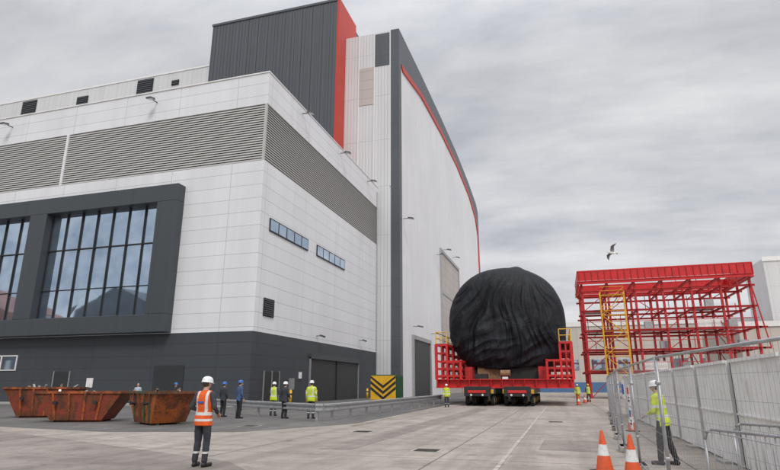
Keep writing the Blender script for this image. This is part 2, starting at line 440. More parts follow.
# ---------------------------------------------------------------- big hall
hl=empty('shipyard_construction_hall')
XH=-20.7
outer=[(73.2,0),(73.2,56.4),(88,56.9),(106,57.1),(125,56.9),(143,55.7),(157,53.9),(160.6,52.2),(160.6,0)]
b=B(); b.prism([(-50.1,y,z) for y,z in outer],(XH+50.1,0,0),'hallwhite'); b.make('hall_body',hl)
inner=[(74.3,0),(74.3,50.7),(88,53.1),(106,54.1),(125,54.1),(143,52.6),(155,49.6),(159.0,45.0),(159.6,0)]
def strip(bb,P,Q,x,th,k):
    for i in range(len(P)-1):
        pts=[(x,P[i][0],P[i][1]),(x,P[i+1][0],P[i+1][1]),(x,Q[i+1][0],Q[i+1][1]),(x,Q[i][0],Q[i][1])]
        bb.prism(pts,(th,0,0),k)
b=B(); strip(b,outer,inner,XH+.003,.12,'halldark'); b.make('dark_border',hl)
inn2=[]
for i,(y,z) in enumerate(inner):
    if i==0: inn2.append((74.9,0))
    elif i==1: inn2.append((75.3,49.9))
    elif i==len(inner)-1: inn2.append((158.6,0))
    elif i==len(inner)-2: inn2.append((157.9,44.5))
    elif i==len(inner)-3: inn2.append((154,48.6))
    else: inn2.append((y,z-.95))
b=B(); strip(b,inner[1:],inn2[1:],XH+.003,.2,'red'); b.make('red_trim',hl)
b=B(); b.box(-21.9,XH+.12,73.0,73.197,0,56.4,'halldark'); b.make('corner_pilaster',hl)
b=B(); b.box(-29.57,-21.9,73.05,73.197,0.0,56.3,'hallfront'); b.make('front_panels',hl)
b=B()
b.box(-24.6,-22.0,72.98,73.05,50.2,56.0,'halldark'); b.box(-27.1,-24.6,72.98,73.05,43.7,50.2,'beige')
for x in (-27.2,-24.6,-22.0):
    b.box(x-.07,x+.07,72.9,73.05,29.9,56.3,'whitep')
b.make('front_features',hl)
b=B()
for (y0,y1,z1,k) in ((80.2,91,8.2,'shutter'),(102.2,121.5,26.6,'beige')):
    b.box(XH,XH+.10,y0,y1,0,z1,k)
    b.box(XH,XH+.3,y0-.6,y0,0,z1+.6,'galv'); b.box(XH,XH+.3,y1,y1+.6,0,z1+.6,'galv'); b.box(XH,XH+.3,y0,y1,z1,z1+.6,'galv')
b.box(XH+.10,XH+.2,103,121,18.5,18.9,'galv')
b.make('hall_doors',hl)
b=B()
for y,z in ((75.0,25.3),(98,25),(105.1,27.6),(115,28.2),(80,10),(92.5,10)): flood((XH+.1,y,z),(1,0,0),1.2)
b.make('hall_floodlights',hl)

# ---------------------------------------------------------------- background buildings
bg=empty('distant_warehouse')
b=B(); b.box(-12,42,135,160,0,15,'cream'); b.box(-12,42,134.8,135,14.6,15.6,'whitep'); b.box(-12,42,134.85,134.99,0,2.2,'bluewall')
for i in range(9): b.box(-10+i*5.6,-7.2+i*5.6,134.8,134.99,5,7.2,'glass')
b.make('warehouse_shell',bg)
bg2=empty('pale_shed')
b=B(); b.box(39.5,120,122,134,0,25.5,'palewall'); b.box(39.3,120,121.8,122,25.0,25.9,'whitep'); b.make('shed_shell',bg2)
bg3=empty('low_workshop')
b=B(); b.box(26,110,95,118,0,10.5,'cream'); b.box(26,110,94.8,95,10,10.8,'whitep'); b.make('workshop_shell',bg3)
bk=empty('gabled_shed')
b=B()
for i,(x0,x1,h,hp) in enumerate(((-230,-165,24,35),(-165,-140,17,22),(-140,-112,24,30),(-112,-95,15,19))):
    b.prism([(x0,-52,0),(x1,-52,0),(x1,-52,h),((x0+x1)/2,-52,hp),(x0,-52,h)],(0,-25,0),'brick' if i in(0,3) else 'halldark')
    for j in range(6):
        xx=x0+(x1-x0)*(j+.3)/6; b.box(xx,xx+(x1-x0)/14,-51.95,-51.9,4,9,'whitep')
b.make('shed_shell',bk)

# ---------------------------------------------------------------- wrapped hull unit
def hull():
    cx,cz,Rr=-4.42,7.0,5.1
    prof=[]
    n=2.7; dep=2.3
    for i in range(90):
        ph=math.pi/2*i/89
        prof.append((48.8+dep*(1-max(0,math.cos(ph))**(2/n)), Rr*math.sin(ph)**(2/n)))
    for i in range(1,56): prof.append((51.1+i*.16,Rr))
    yend=prof[-1][0]
    for i in range(1,16):
        ph=math.pi/2*i/15; prof.append((yend+2*math.sin(ph)**(2/n),Rr*max(0,math.cos(ph))**(2/n)))
    NT=460; vs=[];fs=[]
    kx,kz=cx+1.3,cz+Rr+1.2
    for (y,r) in prof:
        for i in range(NT):
            t=2*math.pi*i/NT
            # slightly squared section: flatter flanks, a little wider than tall
            e=2/2.18
            nx=math.copysign(abs(math.sin(t))**e,math.sin(t)); nz=math.copysign(abs(math.cos(t))**e,math.cos(t))
            x=cx+nx*r*1.01; z=cz+nz*r*.985
            dx=x-kx; dz=kz-z; rad=math.hypot(dx,dz)
            ang=math.atan2(dx,dz+.6)
            w=noise.noise(Vector((x*.3,y*.3,z*.3)))*.35
            a1=noise.noise(Vector((ang*5.5+w*3,rad*.10,y*.35)))
            a2=noise.noise(Vector((ang*15+w*7,rad*.25,y*.7+5)))
            a5=noise.noise(Vector((ang*30+w*12,rad*.5,y*1.2+15)))
            a3=noise.noise(Vector((x*.28,y*.28,z*.28+3)))
            a4=noise.noise(Vector((x*.35+z*.25,y*.6,z*1.1-x*.5+9)))
            grow=min(1,rad/6)
            swag=(.5-abs(a4)*1.8)*max(0,min(1,(cz+1-z)/3.5))
            d=(.17*(.5-abs(a1)*1.9)+.13*(.5-abs(a2)*1.9)+.05*(.5-abs(a5)*1.9))*grow+.16*a3+.13*swag
            edge=min(1,r/Rr)
            rd=d*(.22+.30*(1-edge)) if z>cz-1 else d*.5
            fade=min(1,r/.8)
            x+=nx*rd*fade; z+=nz*rd*fade
            yy=y-(1-edge**4)*d*1.7
            if z<3.1:
                z=3.1-(3.1-z)*.14+.25*noise.noise(Vector((x*.9,y*.9,0)))
            pk=math.exp(-((x-kx)**2)/.25-((y-51.2)**2)/2.0)
            if nz>.6: z+=.22*pk
            vs.append((x,yy,z))
    for j in range(len(prof)-1):
        for i in range(NT):
            fs.append((j*NT+i,j*NT+(i+1)%NT,(j+1)*NT+(i+1)%NT,(j+1)*NT+i))
    b=B(); b.add(vs,fs,'fabric')
    return b
tr=empty('wrapped_hull_unit')
hull().make('fabric_cover',tr,smooth=True)
tp=empty('heavy_load_transporter')
b=B()
for yf in (47.7,53.4,59.0):
    b.ibeam((-10.25,yf,1.72),(.95,yf,1.72),.7,.72,'steelred2')
for x in (-10.0,-8.3,-6.3,-4.6,-2.9,-1.0,.7):
    b.ibeam((x,47.9,1.72),(x,60,1.72),.35,.55,'steelred2')
for i in range(13):
    x=-10.1+i*.9; b.box(x,x+.04,47.3,47.62,1.40,2.04,'steelred2')
for sx,x0,x1 in ((-1,-10.25,-8.1),(1,.95,-1.1)):
    dx=x1-x0
    for k in range(5):
        y=47.8+k*2.8
        b.beam((x0,y,2.05),(x0,y,5.0),.22,.24,'steelred2')
        b.beam((x0+dx*.22,y,2.05),(x0+dx*.22,y,5.0),.12,.14,'steelred')
        b.beam((x0+dx*.44,y,2.05),(x0+dx*.44,y,4.9),.18,.2,'steelred2')
        b.beam((x0+dx*.70,y,2.05),(x0+dx*.70,y,3.6),.12,.14,'steelred')
        b.beam((x0+dx*.98,y,2.05),(x0+dx*.98,y,3.55),.18,.2,'steelred2')
        for z,f in ((2.35,1.0),(2.95,1.0),(3.55,1.0),(4.25,.44),(4.95,.44)):
            b.beam((x0,y,z),(x0+dx*f,y,z),.12,.16,'steelred2' if z in(3.55,4.95) else 'steelred')
    for z in (2.3,2.95,3.6,4.3,4.98):
        b.beam((x0,47.7,z),(x0,59.5,z),.14,.15,'steelred2')
    b.beam((x0+dx*.44,47.7,4.95),(x0+dx*.44,59.5,4.95),.16,.14,'steelred2')
    b.beam((x0+dx*.98,47.7,3.58),(x0+dx*.98,59.5,3.58),.16,.14,'steelred2')
    b.box(min(x0,x0+dx*.44),max(x0,x0+dx*.44),47.9,59.2,5.06,5.10,'galv')
    for k in range(7): b.cyl((x0,47.8+k*1.87,5.05),(x0,47.8+k*1.87,6.05),.04,.04,'yellow',6)
    b.cyl((x0,47.8,6.05),(x0,59,6.05),.04,.04,'yellow',6); b.cyl((x0,47.8,5.55),(x0,59,5.55),.035,.035,'yellow',6)
    b.cyl((x0,47.8,6.05),(x0+dx*.44,47.8,6.05),.04,.04,'yellow',6); b.cyl((x0,47.8,5.55),(x0+dx*.44,47.8,5.55),.035,.035,'yellow',6); b.cyl((x0+dx*.44,47.8,5.05),(x0+dx*.44,47.8,6.05),.04,.04,'yellow',6)
b.make('red_cradle_frame',tp)
b=B()
b.box(-7.0,-5.0,49.8,50.8,2.1,3.2,'wood'); b.box(-4.4,-1.7,49.8,50.8,2.1,3.2,'black'); b.box(-6.9,-5.9,47.6,48.3,2.12,2.5,'black')
b.cyl((-4.9,48.6,2.55),(-4.1,48.6,2.55),.28,.28,'wood',12)
for x in (-7.6,-1.5): b.box(x-.3,x+.3,48.6,60,2.1,3.1,'steelred')
b.make('packing_timbers',tp)
for mx in (-6.45,-3.35):
    b=B()
    b.box(mx-1.2,mx+1.2,45.9,60.2,.92,1.34,'halldark'); b.box(mx-1.2,mx+1.2,45.82,45.9,.95,1.25,'yellow')
    b.box(mx-1.0,mx+1.0,44.9,45.8,.75,1.5,'black'); b.box(mx-.7,mx+.7,44.85,44.9,1.0,1.2,'signred')
    for s_ in (-.45,.45): b.cyl((mx+s_,44.84,.85),(mx+s_,44.90,.85),.09,.09,'lampglass',10)
    b.make('trailer_deck',tp,bevel=.02)
    b=B()
    for k in range(10):
        y=46.5+k*1.42
        for s_ in (-.75,.75):
            b.beam((mx+s_,y,.95),(mx+s_,y+.25,.42),.16,.2,'galv')
            b.cyl((mx+s_-.36,y+.25,.41),(mx+s_+.36,y+.25,.41),.07,.07,'galv',8)
            for w in (-.27,.27):
                c=mx+s_+w
                b.cyl((c-.13,y+.25,.41),(c+.13,y+.25,.41),.405,.405,'rubber',24)
                b.cyl((c-.14,y+.25,.41),(c+.14,y+.25,.41),.22,.22,'rim',14)
    b.make('wheel_bogies',tp)

# ---------------------------------------------------------------- red steel structure
rs=empty('red_steel_frame')
b=B()
xs=[3.4,6.5,9.7,12.9,16.1,19.3,22.5]; ys=[75,80,85.5]; zs=[3.2,5.8,8.2,10.7,13.2]
rr=random.Random(3)
for x in xs:
    for y in ys:
        b.ibeam((x,y,0),(x,y,14.1),.26,.26,'steelred')
for z in zs:
    for y in ys:
        b.ibeam((xs[0]-.5,y,z),(xs[-1]+.5,y,z),.2,.24,'steelred')
    for x in xs:
        b.ibeam((x,ys[0]-.4,z),(x,ys[-1]+.4,z),.2,.22,'steelred')
    for i in range(13):
        if rr.random()<.6:
            x=3.4+i*1.6; b.beam((x,75.2,z+.10),(x,85.3,z+.10),.08,.10,'steelred')
for i in range(6):
    for j in range(5):
        z0=([0]+zs)[j]; z1=zs[j]
        if rr.random()<.3:
            b.beam((xs[i],75.0,z0),(xs[i+1],75.0,z1),.09,.09,'steelred')
        if rr.random()<.3:
            b.beam((xs[i+1],80.0,z0),(xs[i],80.0,z1),.09,.09,'steelred')
        if rr.random()<.3: b.beam((xs[i],75,z0),(xs[i],80,z1),.09,.09,'steelred')
for i in range(26):
    x=3.2+i*.78; z=rr.choice(zs); y=rr.choice((74.8,77,79.8)); h=rr.choice((1.0,1.3,2.2))
    b.beam((x,y,z),(x,y,z+h),.08,.08,'steelred')
b.beam((3.0,74.6,9.3),(22.8,74.6,9.3),.07,.07,'steelred');b.beam((3.0,74.6,6.9),(18,74.6,6.9),.07,.07,'steelred');b.beam((6.5,74.6,4.3),(22.8,74.6,4.3),.07,.07,'steelred')
for z in (8.2,5.8): 
    b.ibeam((22.5,75,z),(23.6,75,z),.2,.22,'steelred')
b.beam((22.6,75,13.4),(23.6,75,5.8),.12,.12,'steelred')
b.make('columns_and_beams',rs)
b=B()
for (p,q) in (((3.0,74.5),(22.9,74.5)),((3.0,86.3),(22.9,86.3)),((3.0,74.5),(3.0,86.3)),((22.9,74.5),(22.9,86.3))):
    b.ibeam((p[0],p[1],14.35),(q[0],q[1],14.35),.25,.4,'steelred2'); b.beam((p[0],p[1],15.85),(q[0],q[1],15.85),.14,.16,'steelred2'); b.beam((p[0],p[1],15.2),(q[0],q[1],15.2),.07,1.2,'steelred2')
for i in range(26): b.box(3.1+i*.79,3.19+i*.79,74.36,74.44,14.55,15.8,'steelred')
for x in xs: b.ibeam((x,74.6,14.3),(x,86.2,14.3),.2,.3,'steelred')
b.make('top_girder',rs)
b=B()
for z in zs[:-1]:
    for i in range(6):
        if rr.random()<.45: b.box(xs[i]+.2,xs[i+1]-.2,75.3,79.8,z+.16,z+.20,'galv')
for (x,z) in ((10.5,8.4),(14.2,3.4),(17.6,10.9),(20.6,5.9),(12.0,5.95),(19.8,8.35)):
    b.box(x,x+.9,75.6,76.4,z,z+.9,'galv')
for (x,z) in ((9.8,3.4),(16.2,8.4)):
    b.box(x,x+2.6,75.05,75.1,z,z+1.0,'hoard')
b.make('deck_gratings',rs)
b=B()
x0,x1=5.4,8.2
for x in (x0,x1):
    for y in (73.2,74.3): b.beam((x,y,0),(x,y,12.9),.1,.1,'yellow')
for k in range(5):
    z=k*2.5; a,c=(x0,x1) if k%2==0 else (x1,x0)
    b.beam((a,73.6,z),(c,73.6,z+2.5),.5,.08,'yellow'); b.beam((a,73.25,z+1),(c,73.25,z+3.4),.05,.05,'yellow')
    b.box(x0,x1,73.2,74.3,z+2.44,z+2.5,'yellow')
    for h in (.5,1.0): b.beam((x0,73.2,z+h+2.5),(x1,73.2,z+h+2.5),.05,.05,'yellow')
b.make('access_stairs',rs)

# ---------------------------------------------------------------- skips
def skip(loc,rot,L,W,Hh,k,k2):
    b=B(); lt=L/2; lb=L*.29; w=W/2; wb=W*.42; t=.06
    def shell(lt,lb,w,wb,z0,z1):
        return [(-lb,-wb,z0),(lb,-wb,z0),(lb,wb,z0),(-lb,wb,z0),(-lt,-w,z1),(lt,-w,z1),(lt,w,z1),(-lt,w,z1)]
    o=shell(lt,lb,w,wb,.08,Hh); i_=shell(lt-t,lb-t,w-t,wb-t,.14,Hh)
    b.add(o+i_,[(0,1,2,3),(0,4,5,1),(1,5,6,2),(2,6,7,3),(3,7,4,0),(8,9,10,11),(8,12,13,9),(9,13,14,10),(10,14,15,11),(11,15,12,8),(4,12,13,5),(5,13,14,6),(6,14,15,7),(7,15,12,4)],k)
    for p,q in (((-lt,-w,Hh),(lt,-w,Hh)),((lt,-w,Hh),(lt,w,Hh)),((lt,w,Hh),(-lt,w,Hh)),((-lt,w,Hh),(-lt,-w,Hh))):
        b.beam(p,q,.11,.10,k2)
    for f in (-.5,-.17,.17,.5):
        for s_ in (-1,1):
            b.beam((f*lb*1.6,s_*(wb+.02),.1),(f*lt*1.1,s_*(w+.02),Hh-.05),.09,.07,k2)
    for s_ in (-1,1):
        for f in (-.45,.45):
            b.cyl((f*lt,s_*w,Hh*.66),(f*lt,s_*(w+.17),Hh*.66),.055,.055,'black',8)
            b.cyl((f*lt,s_*(w+.17),Hh*.66),(f*lt,s_*(w+.20),Hh*.66),.09,.09,'black',8)
    for s_ in (-.6,.6): b.box(-lb*.95,lb*.95,s_*wb-.06,s_*wb+.06,0,.085,k2)
    ob=b.make('skip_body')
    g=B(); n=14; vs=[];fs=[]
    for a in range(n+1):
        for c in range(n+1):
            u=a/n*2-1;v=c/n*2-1; ll=(lt-.12)*.93;
            z=Hh*.74+.28*(1-u*u)*(1-v*v)+.16*noise.noise(Vector((u*4+loc[0],v*4,0)))
            vs.append((u*ll,v*(w-.12),z))
    for a in range(n):
        for c in range(n): fs.append((a*(n+1)+c,(a+1)*(n+1)+c,(a+1)*(n+1)+c+1,a*(n+1)+c+1))
    g.add(vs,fs,'rubble')
    for _ in range(9):
        x=random.uniform(-.7,.7)*lt;y=random.uniform(-.6,.6)*w
        g.beam((x,y,Hh*.85),(x+random.uniform(-.7,.7),y+random.uniform(-.4,.4),Hh*random.uniform(.98,1.15)),.1,.05,random.choice(('wood','rubble','galv')))
    e=empty('rusty_skip',loc,rot); ob.parent=e; g.make('waste_load',e)
skip((-28.2,20.3,0),R(6),3.3,1.8,1.25,'rust_o','rust_r')
skip((-26.0,23.6,0),R(30),3.4,1.8,1.45,'rust_r','rust_o')
skip((-21.2,21.4,0),R(22),3.8,1.8,1.28,'rust_r','rust_o')
skip((-16.6,20.9,0),R(-28),3.0,1.75,1.3,'rust_o','rust_g')

# ---------------------------------------------------------------- guard rail
gr=empty('guard_rail')
P=[(-21.5,31.6),(-20.7,30.9),(-10.9,24.3),(-10.55,24.35),(-10.35,24.9),(-10.25,49.5)]
b=B()
pr=[(.43,0),(.46,.075),(.53,.075),(.575,0.01),(.63,.01),(.675,.075),(.745,.075),(.775,0)]
for (ax,ay),(cx_,cy_) in zip(P[:-1],P[1:]):
    d=Vector((cx_-ax,cy_-ay)).normalized(); n=Vector((d.y,-d.x))
    for (z0,o0),(z1,o1) in zip(pr[:-1],pr[1:]):
        b.poly([(ax+n.x*o0,ay+n.y*o0,z0),(cx_+n.x*o0,cy_+n.y*o0,z0),(cx_+n.x*o1,cy_+n.y*o1,z1),(ax+n.x*o1,ay+n.y*o1,z1)],'galv')
b.make('w_beam',gr)
b=B()
def posts(a,c,step):
    a=Vector(a);c=Vector(c);L=(c-a).length;n=int(L/step)
    for i in range(n+1):
        p=a.lerp(c,i/n); d=(c-a).normalized(); nn=Vector((d.y,-d.x))
        q=p-nn*.10
        b.beam((q.x,q.y,0),(q.x,q.y,.78),.10,.12,'galv'); b.beam((q.x,q.y,.6),(p.x,p.y,.6),.1,.2,'galv')
posts((-20.7,30.9),(-10.9,24.3),2.4); posts((-10.35,25.2),(-10.25,49.4),2.4)
b.make('posts',gr)

# ---------------------------------------------------------------- chevron container
cc=empty('hazard_striped_container')
b=B(); b.box(-18.3,-15.7,54.0,56.6,.15,2.6,'green')
for i in range(9): b.box(-15.7,-15.64,54.2+i*.27,54.34+i*.27,.3,2.45,'green')
b.make('container_body',cc)
b=B(); b.box(-18.3,-15.7,53.93,53.99,.2,2.5,'yellow')
xc=-17.0
for k in range(-1,6):
    z=.2+k*.55
    for s_ in (-1,1):
        pts=[(xc,z+.0),(xc+s_*1.3,z+1.0),(xc+s_*1.3,z+1.27),(xc,z+.27)]
        pts=[(x,min(max(zz,.2),2.5)) for x,zz in pts]
        if len(set(pts))>=4: b.prism([(x,53.90,zz) for x,zz in pts],(0,.028,0),'black')
b.make('chevron_panel',cc)
for (x,y) in ((-22.9,42.2),(-22.9,45.6),(-22.9,51.0),(-22.9,66.2),(-22.9,49.0)):
    b=B(); b.cyl((0,0,0),(0,0,1.15),.13,.13,'yellow',14); b.cyl((0,0,1.15),(0,0,1.21),.13,.05,'yellow',14); b.cyl((0,0,.75),(0,0,.9),.133,.133,'black',14)
    b.make('bollard',None,True,(x,y,0))

# ---------------------------------------------------------------- fencing
def mesh_panel(a,c,idx,sign=False):
    a=Vector((a[0],a[1],0));c=Vector((c[0],c[1],0));L=(c-a).length;d=(c-a).normalized()
    e=empty('mesh_fence_panel',a,math.atan2(d.y,d.x))
    b=B(); H=2.0
    for x in (.03,L-.03): b.cyl((x,0,.08),(x,0,H),.021,.021,'galv',8)
    for z in (.14,H-.02): b.cyl((.03,0,z),(L-.03,0,z),.019,.019,'galv',8)
    b.cyl((.03,0,1.1),(L-.03,0,1.1),.006,.006,'galv',6)
    b.make('tube_frame',e,True)
    b=B(); n=int(L/.085)
    for i in range(1,n): 
        x=i*L/n; b.beam((x,0,.15),(x,0,H-.03),.0022,.0022,'wire')
    for z in [.15+i*.26 for i in range(8)]: b.beam((.04,.005,z),(L-.04,.005,z),.003,.003,'wire')
    b.make('wire_infill',e)
    b=B()
    for x in (0,L):
        b.box(x-.33,x+.33,-.12,.12,0,.14,'concrete')
    for z in (.6,1.6): b.box(-.06,.06,-.035,.035,z,z+.06,'galv')
    b.make('block_feet',e,bevel=.02)
    if sign:
        b=B()
        for z in (1.18,.72):
            b.box(.5,.95,.012,.02,z,z+.42,'signwhite'); b.box(.56,.89,.02,.024,z+.24,z+.37,'signred' if z>1 else 'signblue'); b.box(.56,.89,.02,.024,z+.08,z+.12,'black');b.box(.56,.80,.02,.024,z+.15,z+.18,'black')
        b.box(1.6,2.2,.012,.02,1.3,1.72,'signwhite'); b.box(1.66,2.14,.02,.024,1.4,1.62,'signblue')
        b.make('safety_signs',e)
pts=[(1.95,4.3),(1.30,8.8),(1.33,12.3),(1.38,15.8),(1.55,19.3),(1.75,22.8),(1.95,26.3),(2.15,29.8),(2.4,33.3),(2.6,36.8)]
for i in range(len(pts)-1):
    mesh_panel(pts[i],pts[i+1],i,sign=(i in(2,)))
hb=empty('white_hoarding')
b=B(); y=4.0
while y<33:
    b.box(3.3,3.42,y,y+2.78,.05,2.1,'hoard')
    b.box(3.36,3.50,y+2.80,y+3.08,.0,2.12,'black')
    b.box(3.25,3.3,y+.02,y+2.76,2.04,2.1,'whitep'); b.box(3.27,3.3,y+.02,y+2.76,1.03,1.06,'hoard'); b.box(3.1,3.7,y+.6,y+1.2,0,.05,'concrete')
    y+=3.1
b.make('hoarding_panels',hb)
def crowd(a,ang,L=2.3):
    e=empty('crowd_barrier',(a[0],a[1],0),ang); b=B(); H=1.08;r=.017
    cr=[(0,.15),(0,H-.12),(.04,H-.04),(.12,H),(L-.12,H),(L-.04,H-.04),(L,H-.12),(L,.15)]
    for p,q in zip(cr[:-1],cr[1:]): b.cyl((p[0],0,p[1]),(q[0],0,q[1]),r,r,'galv',8)
    b.cyl((0,0,.2),(L,0,.2),r,r,'galv',8)
    n=18
    for i in range(1,n): b.cyl((i*L/n,0,.2),(i*L/n,0,H),.006,.006,'galv',6)
    for x in (.25,L-.25):
        b.cyl((x,-.3,.02),(x,.3,.02),.016,.016,'galv',6); b.cyl((x,-.3,.02),(x,0,.2),.014,.014,'galv',6); b.cyl((x,.3,.02),(x,0,.2),.014,.014,'galv',6)
    b.make('barrier_tubes',e,True)
crowd((1.62,7.95),R(-62)); crowd((2.25,9.2),R(-50)); 
def cone(x,y,h=.75):
    b=B()
    b.box(-.2,.2,-.2,.2,0,.035,'black'); n=24
    b.cyl((0,0,.035),(0,0,.07),.165,.155,'orange',n)
    rad=lambda z:.155-(z-.07)/(h-.07)*.13
    for (p,q,k) in ((.07,.30,'orange'),(.30,.50,'reflect'),(.50,h,'orange')):
        b.cyl((0,0,p),(0,0,q),rad(p),rad(q),k,n,q==h)
    b.make('traffic_cone',None,False,(x,y,0),random.random())
for x,y in ((.66,12.0),(1.08,11.2),(2.3,22.5),(1.2,50),(1.9,56),(2.4,60)): cone(x,y)

# ---------------------------------------------------------------- people
class Prim: pass
def cap(p,q,r1,r2,l):
    o=Prim();o.t='c';o.p=np.array(p,float);o.q=np.array(q,float);o.r1=r1;o.r2=r2;o.l=l;return o
def el(c,r,l,M_=None):
    o=Prim();o.t='e';o.c=np.array(c,float);o.r=np.array(r,float);o.l=l;o.M=M_ or Matrix();return o
def loft(rings,l,M_=None):
    o=Prim();o.t='l';o.g=rings;o.l=l;o.M=M_ or Matrix();return o
def sdf(o,P):
    if o.t=='c':
        d=o.q-o.p; t=np.clip(((P-o.p)@d)/max(1e-9,d@d),0,1)
        return np.linalg.norm(P-(o.p+t[:,None]*d),axis=1)-(o.r1+(o.r2-o.r1)*t)
    Mi=np.array(o.M.inverted()); Q=P@Mi[:3,:3].T+Mi[:3,3]
    if o.t=='e':
        k=np.linalg.norm((Q-o.c)/o.r,axis=1); return (k-1)*o.r.min()
    z=np.array([g[0] for g in o.g]); zz=Q[:,2]
    cx=np.interp(zz,z,[g[1] for g in o.g]);cy=np.interp(zz,z,[g[2] for g in o.g]);rx=np.interp(zz,z,[g[3] for g in o.g]);ry=np.interp(zz,z,[g[4] for g in o.g])
    k=np.sqrt(((Q[:,0]-cx)/rx)**2+((Q[:,1]-cy)/ry)**2)
    d=(k-1)*np.minimum(rx,ry)
    return np.maximum(d,0)+np.maximum(0,np.maximum(z[0]-zz,zz-z[-1]))
def prim_mesh(bb,o,n=20):
    if o.t=='c':
        p=Vector(o.p);q=Vector(o.q)
        bb.ell(p,(o.r1,)*3,'skin',14,8); bb.ell(q,(o.r2,)*3,'skin',14,8); bb.cyl(p,q,o.r1,o.r2,'skin',14)
    elif o.t=='e':
        t=B(); t.ell(o.c,o.r,'skin',20,14); bb.add([o.M@Vector(v) for v in t.v],t.f,'skin')
    else:
        vs=[];fs=[]
        for (z,cx,cy,rx,ry) in o.g:
            for i in range(n):
                a=2*math.pi*i/n; vs.append(o.M@Vector((cx+rx*math.cos(a),cy+ry*math.sin(a),z)))
        k=len(o.g)
        for j in range(k-1):
            for i in range(n): fs.append((j*n+i,j*n+(i+1)%n,(j+1)*n+(i+1)%n,(j+1)*n+i))
        fs.append(tuple(range(n-1,-1,-1))); fs.append(tuple((k-1)*n+i for i in range(n)))
        bb.add(vs,fs,'skin')
def remesh(prims,name,parent,voxel,matmap,smooth_it=3,wrinkle=0,seed=0):
    bb=B()
    for p in prims: prim_mesh(bb,p)
    o=bb.make(name+'_tmp')
    md=o.modifiers.new('r','REMESH'); md.mode='VOXEL'; md.voxel_size=voxel; md.use_smooth_shade=True
    s=o.modifiers.new('s','SMOOTH'); s.factor=.5; s.iterations=smooth_it
    dg=bpy.context.evaluated_depsgraph_get(); dg.update()
    me=bpy.data.meshes.new_from_object(o.evaluated_get(dg)); me.name=name
    bpy.data.objects.remove(o)
    n=len(me.vertices); co=np.empty(n*3); me.vertices.foreach_get('co',co); co=co.reshape(-1,3)
    labels=sorted(set(p.l for p in prims))
    D=np.stack([sdf(p,co) for p in prims]); own=D.argmin(0)
    isw=np.array([prims[i].l not in('skin','hair') for i in own])
    if wrinkle:
        no=np.empty(n*3); me.vertices.foreach_get('normal',no); no=no.reshape(-1,3)
        w=np.array([noise.noise(Vector((c[0]*11+seed,c[1]*11,c[2]*7)))+.5*noise.noise(Vector((c[0]*24,c[1]*24+seed,c[2]*20))) for c in co])
        co=co+no*(w*wrinkle*isw)[:,None]; me.vertices.foreach_set('co',co.ravel())
    m=len(me.polygons); pc=np.empty(m*3); me.polygons.foreach_get('center',pc); pc=pc.reshape(-1,3)
    D=np.stack([sdf(p,pc) for p in prims]); own=D.argmin(0)
    me.materials.clear()
    for l in labels: me.materials.append(M[matmap[l]])
    idx=np.array([labels.index(p.l) for p in prims])[own]
    me.polygons.foreach_set('material_index',idx.astype(np.int32))
    me.polygons.foreach_set('use_smooth',np.ones(m,bool))
    me.update()
    ob=bpy.data.objects.new(name,me); COL.objects.link(ob); ob.parent=parent
    return ob
def hand_prims(w,d,nrm,side,curl):
    w=Vector(w);d=Vector(d).normalized();nrm=Vector(nrm);nrm=(nrm-d*nrm.dot(d)).normalized()
    lat=d.cross(nrm).normalized()*side
    P_=[cap(w-d*.03,w+d*.01,.027,.026,'skin')]
    for i,(o,L) in enumerate(((.030,.068),(.010,.078),(-.010,.072),(-.029,.056))):
        k=w+d*(.092-abs(i-1.3)*.005)+lat*o
        P_.append(cap(w+lat*o*.6,k,.017,.0125,'skin'))
        a=k; dd=d.copy()
        for s_,f in enumerate((.45,.32,.23)):
            ang=curl*(.7+.35*s_)
            dd=(dd*math.cos(ang)+nrm*math.sin(ang)).normalized()
            c=a+dd*L*f; P_.append(cap(a,c,.0105-.001*s_,.0095-.001*s_,'skin')); a=c
    a=w+d*.025+lat*.026; c=a+(d*.6+lat*.65+nrm*.3).normalized()*.042; e=c+(d*.85+lat*.15+nrm*.45).normalized()*.032
    P_+= [cap(w+d*.012+lat*.012,a,.017,.016,'skin'),cap(a,c,.0155,.012,'skin'),cap(c,e,.012,.009,'skin')]
    return P_
pid=[0]
